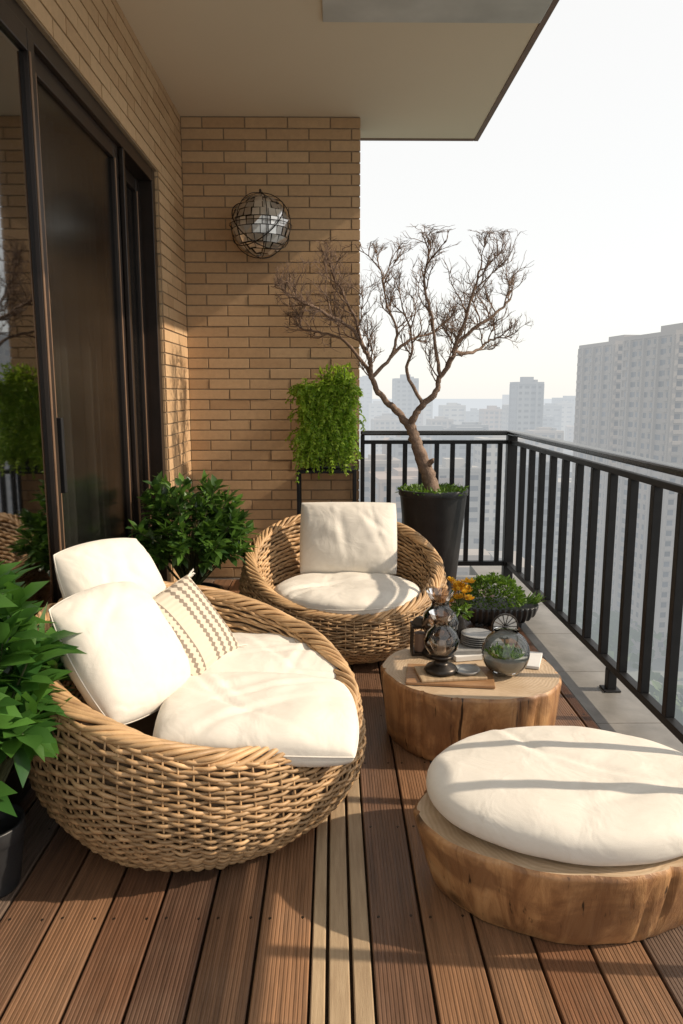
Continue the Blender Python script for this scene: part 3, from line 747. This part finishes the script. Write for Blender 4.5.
# ------------------------------------------------------------------ table things
TZ=.287
def things():
    def rbox(mb,cx,cy,a,b,z0,z1,rz,mi=0):
        k=len(mb.v); mb.box(-a,a,-b,b,z0,z1,mi); c,s=math.cos(rz),math.sin(rz)
        for i in range(k,len(mb.v)): x,y,z=mb.v[i]; mb.v[i]=(cx+c*x-s*y,cy+s*x+c*y,z)
    t=MB(); rbox(t,.46,2.78,.17,.10,TZ,TZ+.012,R_(-8)); rbox(t,.46,2.78,.13,.075,TZ+.0125,TZ+.024,R_(6),1)
    t.obj('wooden_serving_board',[M['tray'],M['pale']],bevel=.003)
    b=MB(); rbox(b,.62,3.06,.13,.09,TZ,TZ+.022,R_(12)); rbox(b,.62,3.06,.12,.085,TZ+.0225,TZ+.04,R_(4),1)
    b.obj('stacked_books',[M['paper'],M['ceramic']],bevel=.002)
    b=MB(); rbox(b,.81,2.96,.06,.09,TZ,TZ+.012,R_(-20)); b.obj('white_notebook',[M['paper']],bevel=.002)
    def lantern(x,y,z,s):
        ba=MB(); ba.lathe([(.001,0),(.055,0),(.06,.008),(.052,.02),(.03,.03),(.022,.04),(.03,.05),(.045,.058),(.04,.064),(.001,.064)],(x,y,z),28)
        ba.lathe([(.016,.064),(.016,.11),(.001,.112)],(x,y,z),16,1)
        g=MB(); g.lathe([(.040,.064),(.058,.09),(.062,.115),(.05,.145),(.030,.165),(.028,.18),(.040,.20),(.046,.215)],(x,y,z),32)
        for o in (ba,g):
            o.v=[(x+(a-x)*s,y+(b_-y)*s,z+(c-z)*s) for a,b_,c in o.v]
        return group('glass_candle_lantern',[ba.obj('base',[M['darkmetal'],M['paper']],smooth=True),g.obj('glass_chimney',[M['brownglass']],smooth=True)],(x,y,z))
    lantern(.425,2.78,TZ+.025,1.12); lantern(.455,3.04,TZ,1.30)
    d=MB(); d.lathe([(.001,0),(.04,0),(.052,.014),(.05,.015),(.038,.004),(.001,.004)],(.525,2.77,TZ+.025),32); d.obj('glass_dish',[M['ceramic']],smooth=True)
    c=(.685,2.81,TZ); R=.095
    g=MB(); a0=R_(62)
    g.lathe([(.03,0)]+[(R*math.cos(a),R+.0+R*math.sin(a)-.004) for a in np.linspace(-PI/2+.36,a0,26)]+[(R*math.cos(a0)+.004,R+R*math.sin(a0)+.004)],c,40)
    k=MB(); k.lathe([(.001,.008)]+[(R*.94*math.cos(a),R+R*.94*math.sin(a)) for a in np.linspace(-PI/2+.4,-.15,12)]+[(.001,R*.85)],c,32)
    lv=MB()
    for i in range(260):
        a=random.random()*6.28; r=.06*math.sqrt(random.random())
        leaf(lv,(c[0]+r*math.cos(a),c[1]+r*math.sin(a),TZ+.08),Vector((math.cos(a)*.3,math.sin(a)*.3,.9))+rvec()*.6,rvec(),random.uniform(.015,.04),.012)
    group('glass_terrarium',[g.obj('glass_bowl',[M['glass']],smooth=True),k.obj('pebbles',[M['ceramic']],smooth=True),lv.obj('succulents',[M['moss']],smooth=True)],c)
    v=(.555,3.15,TZ); p=MB(); p.lathe([(.001,0),(.032,0),(.04,.025),(.036,.08),(.02,.13),(.022,.15),(.018,.148),(.001,.10)],v,24)
    f=MB(); s=MB()
    for i in range(22):
        tip=Vector((v[0]+random.uniform(-.05,.05),v[1]+random.uniform(-.04,.04),TZ+random.uniform(.20,.30)))
        s.tube([Vector((v[0],v[1],TZ+.14)),Vector((v[0],v[1],TZ+.14)).lerp(tip,.6)+rvec()*.006,tip],.0013,4)
        for k in range(22):
            d=rvec(); d.z=abs(d.z)*.6+.1; leaf(f,tip,d,Vector((0,0,1)),.026,.017,0,.2,-.2)
    for i in range(50):
        leaf(f,(v[0]+random.uniform(-.04,.04),v[1]+random.uniform(-.04,.04),TZ+random.uniform(.14,.20)),rvec(),rvec(),.04,.015,1)
    group('yellow_flower_vase',[p.obj('vase',[M['darkmetal']],smooth=True),f.obj('flowers',[M['yellow'],M['moss']],smooth=True),s.obj('stems',[M['stem']])],v)
    p=MB()
    for i in range(5): p.lathe([(.001,0),(.04,0),(.07,.009),(.068,.011),(.038,.004),(.001,.004)],(.62,3.06,TZ+.041+i*.009),32)
    p.obj('stacked_plates',[M['ceramic']],smooth=True)
    bx=MB(); x,y=.375,3.06
    bx.box(x-.04,x+.04,y-.04,y+.04,TZ,TZ+.012); bx.box(x-.04,x+.04,y-.04,y+.04,TZ+.12,TZ+.132)
    for a in(-1,1):
        for b_ in(-1,1): bx.box(x+a*.036-.004,x+a*.036+.004,y+b_*.036-.004,y+b_*.036+.004,TZ+.012,TZ+.12)
    bx.lathe([(.026,.012),(.026,.09),(.001,.092)],(x,y,TZ),16,1)
    bx.lathe([(.045,.132),(.02,.16),(.001,.163)],(x,y,TZ),4)
    bx.obj('candle_box_lantern',[M['darkmetal'],M['trim']])
    f=MB(); c=Vector((.745,3.08,TZ)); n=24; zc=.11; rr_=.055
    vs=[]
    for r in (.001,rr_):
        for j in range(n): a=2*PI*j/n; vs.append((c.x+r*math.cos(a),c.y,TZ+zc+r*math.sin(a)))
    f.add(vs,[(j,(j+1)%n,n+(j+1)%n,n+j) for j in range(n)],0)
    f.tube([(c.x+rr_*math.cos(a),c.y,TZ+zc+rr_*math.sin(a)) for a in np.linspace(0,2*PI,33)],.004,6,1)
    f.tube([(c.x,c.y,TZ+zc-rr_),(c.x,c.y,TZ+.006)],.004,6,1); f.lathe([(.03,0),(.028,.006),(.001,.007)],c,20,1)
    for k in range(7): a=k*PI/7; f.tube([(c.x-rr_*math.cos(a),c.y-.002,TZ+zc-rr_*math.sin(a)),(c.x+rr_*math.cos(a),c.y-.002,TZ+zc+rr_*math.sin(a))],.0016,4,1)
    f.obj('round_fan_ornament',[M['paper'],M['darkmetal']])
things()

# ------------------------------------------------------------------ city
GZ=-78.
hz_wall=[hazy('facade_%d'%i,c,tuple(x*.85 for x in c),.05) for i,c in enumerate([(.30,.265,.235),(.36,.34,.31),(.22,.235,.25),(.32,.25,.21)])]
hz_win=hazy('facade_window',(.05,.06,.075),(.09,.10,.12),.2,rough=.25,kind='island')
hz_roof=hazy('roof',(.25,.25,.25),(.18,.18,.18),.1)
def tower(name,cx,cy,w,d,zt,rot,wi,fh=3.1,bay=3.6,detail=False,rnd=random):
    mb=MB(); zb=GZ
    c,s=math.cos(rot),math.sin(rot)
    mb.box(-w/2,w/2,-d/2,d/2,zb,zt,0)
    mb.box(-w/2-.4,w/2+.4,-d/2-.4,d/2+.4,zt,zt+1.2,0)
    mb.box(-w*.22,w*.2,-d*.22,d*.2,zt+1.2,zt+rnd.uniform(2.5,4.5),0)
    mb.box(w*.22,w*.34,-d*.3,d*.1,zt+1.2,zt+2.6,2)
    nfl=int((zt-zb)/fh)
    for fi in range(nfl):
        z0=zt-(fi+1)*fh+.9; z1=z0+1.6
        if z0<zb+1: break
        for axis,Ln in ((0,w),(1,d)):
            nb=max(2,int(Ln/bay)); bw=Ln/nb
            for sg in (-1,1):
                if axis==0 and sg>0: continue
                for b in range(nb):
                    a=-Ln/2+(b+.5)*bw; hw=bw*(.34 if b%3 else .22); h0=.07
                    if axis==0: v=[(a-hw,sg*(d/2+h0),z0),(a+hw,sg*(d/2+h0),z0),(a+hw,sg*(d/2+h0),z1),(a-hw,sg*(d/2+h0),z1)]
                    else: v=[(sg*(w/2+h0),a-hw,z0),(sg*(w/2+h0),a+hw,z0),(sg*(w/2+h0),a+hw,z1),(sg*(w/2+h0),a-hw,z1)]
                    mb.add(v,[(0,1,2,3)],1)
    for axis,Ln in ((0,w),(1,d)):
        nb=max(2,int(Ln/bay)); bw=Ln/nb
        for sg in (-1,1):
            for b in range(0,nb+1,2 if detail else 3):
                a=-Ln/2+b*bw; pr=.9 if detail else .5
                a0,a1=a-.5,a+.5
                if axis==0: mb.box(a0,a1,min(sg*d/2,sg*(d/2+pr)),max(sg*d/2,sg*(d/2+pr)),zb,zt-.01,0)
                else: mb.box(min(sg*w/2,sg*(w/2+pr)),max(sg*w/2,sg*(w/2+pr)),a0,a1,zb,zt-.01,0)
    if detail:
        for fi in range(nfl):
            z=zt-(fi+1)*fh
            if z<-60: break
            nb=max(2,int(w/bay)); bw=w/nb
            for b in range(0,nb,2):
                a=-w/2+(b+.5)*bw; mb.box(a-bw*.4,a+bw*.4,-d/2-1.2,-d/2-.02,z,z+1.0,0)
            nb=max(2,int(d/bay)); bw=d/nb
            for b in range(0,nb,2):
                a=-d/2+(b+.5)*bw; mb.box(-w/2-1.2,-w/2-.02,a-bw*.4,a+bw*.4,z,z+1.0,0)
    mb.v=[(cx+c*x-s*y,cy+s*x+c*y,z) for x,y,z in mb.v]
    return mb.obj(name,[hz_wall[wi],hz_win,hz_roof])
rr=random.Random(5)
tower('apartment_tower',104,264,24,26,17.0,.12,0,detail=True,rnd=rr)
tower('apartment_tower',107,228,24,28,17.5,.12,0,detail=True,rnd=rr)
tower('apartment_tower',162,215,26,30,19,.1,3,detail=True,rnd=rr)
def sky_tower(px,v,dist,wpx,wi,rot=.1):
    X=(px-333)/745*dist; z=1.4+(392-v)/745*dist; w=wpx/745*dist
    tower('city_tower',X,dist,w,w*.8,z,rot,wi,fh=3.6 if dist<700 else 5,bay=4 if dist<700 else 7,rnd=rr)
for a in [(405,380,620,22,2),(424,402,800,14,1),(378,404,900,20,1),(365,378,900,12,2),(452,406,720,22,1),(474,412,800,14,2),(492,410,600,20,3),(526,384,460,26,2),(550,406,700,18,2),(564,404,800,14,1),
          (440,420,560,22,0),(508,418,640,18,1),(386,420,600,26,0),(470,426,430,30,2),(545,432,420,30,0),(500,440,330,40,1),(410,440,340,34,2),(455,470,250,46,1),(378,462,270,40,0),(540,470,230,30,2),(395,407,1300,18,1),(572,408,1200,14,1)]:
    sky_tower(*a)
for i in range(100):
    y=rr.uniform(130,1500); x=rr.uniform(-.15,1.1)*y+rr.uniform(10,60)
    if 60<x<190 and 150<y<300: continue
    z=rr.uniform(GZ+14,-18) if y<400 else rr.uniform(GZ+20,-4)
    tower('city_block',x,y,rr.uniform(18,40),rr.uniform(14,30),z,rr.uniform(-.3,.3),rr.randint(0,3),fh=3.6,bay=4.5,rnd=rr)
for i in range(34):
    x=rr.uniform(90,700); y=rr.uniform(-400,120)
    z=rr.uniform(GZ+14,-10) if x<260 else rr.uniform(-50,18)
    tower('city_block',x,y,rr.uniform(20,40),rr.uniform(18,34),z,rr.uniform(-.3,.3),rr.randint(0,3),fh=3.8,bay=5,rnd=rr)
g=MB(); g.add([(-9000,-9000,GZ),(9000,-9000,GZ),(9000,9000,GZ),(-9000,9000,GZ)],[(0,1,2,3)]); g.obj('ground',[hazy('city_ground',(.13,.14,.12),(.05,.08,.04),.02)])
rd=MB(); 
for x in (60,215,400,640): rd.add([(x,-3000,GZ+.05),(x+16,-3000,GZ+.05),(x+16,4000,GZ+.05),(x,4000,GZ+.05)],[(0,1,2,3)])
for y in (110,310,560): rd.add([(-2000,y,GZ+.1),(3000,y,GZ+.1),(3000,y+16,GZ+.1),(-2000,y+16,GZ+.1)],[(0,1,2,3)])
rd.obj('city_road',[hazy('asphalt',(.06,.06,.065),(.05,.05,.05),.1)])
tm=MB()
for i in range(900):
    y=rr.uniform(40,420); x=rr.choice([56,80,210,235,100,150])+rr.uniform(-6,6) if i%2 else rr.uniform(10,300)
    r=rr.uniform(2.5,5)
    for k in range(14):
        d=rvec(); p=Vector((x,y,GZ+5))+Vector((d.x*r,d.y*r,d.z*r*.8)); leaf(tm,p,rvec(),d,3.2,3.0)
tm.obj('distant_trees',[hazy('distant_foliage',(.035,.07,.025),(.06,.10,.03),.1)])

# ------------------------------------------------------------------ light
sd=Vector((1.0,-.08,0)).normalized(); EL=R_(34)
sdir=Vector((sd.x*math.cos(EL),sd.y*math.cos(EL),math.sin(EL)))
sl=bpy.data.lights.new('sun','SUN'); sl.energy=5.0; sl.angle=R_(.6); sl.color=(1,.84,.65)
so=bpy.data.objects.new('sun',sl); COL.objects.link(so); so.rotation_euler=sdir.to_track_quat('Z','Y').to_euler()
w=bpy.data.worlds.new('World'); S.world=w; w.use_nodes=True; nt=w.node_tree; nt.nodes.clear()
sk=N(nt,'ShaderNodeTexSky'); sk.sky_type='NISHITA'; sk.sun_disc=False; sk.sun_elevation=EL; sk.sun_rotation=math.atan2(sd.x,sd.y)
sk.dust_density=1.0; sk.air_density=1.0; sk.altitude=80
bg=N(nt,'ShaderNodeBackground'); bg.inputs[1].default_value=.15
hz=mixc(nt,.80,sk.outputs[0],(7.6,7.4,7.0))
L(nt,hz,bg.inputs[0]); wo=N(nt,'ShaderNodeOutputWorld'); L(nt,bg.outputs[0],wo.inputs[0])

# ------------------------------------------------------------------ camera
cam=bpy.data.cameras.new('camera'); co=bpy.data.objects.new('camera',cam); COL.objects.link(co); S.camera=co
cam.sensor_fit='VERTICAL'; cam.sensor_height=36; cam.lens=740/1024*36; cam.clip_end=20000; cam.clip_start=.05
co.location=(0,0,1.4); co.rotation_euler=(R_(90-9.2),0,R_(-.66))
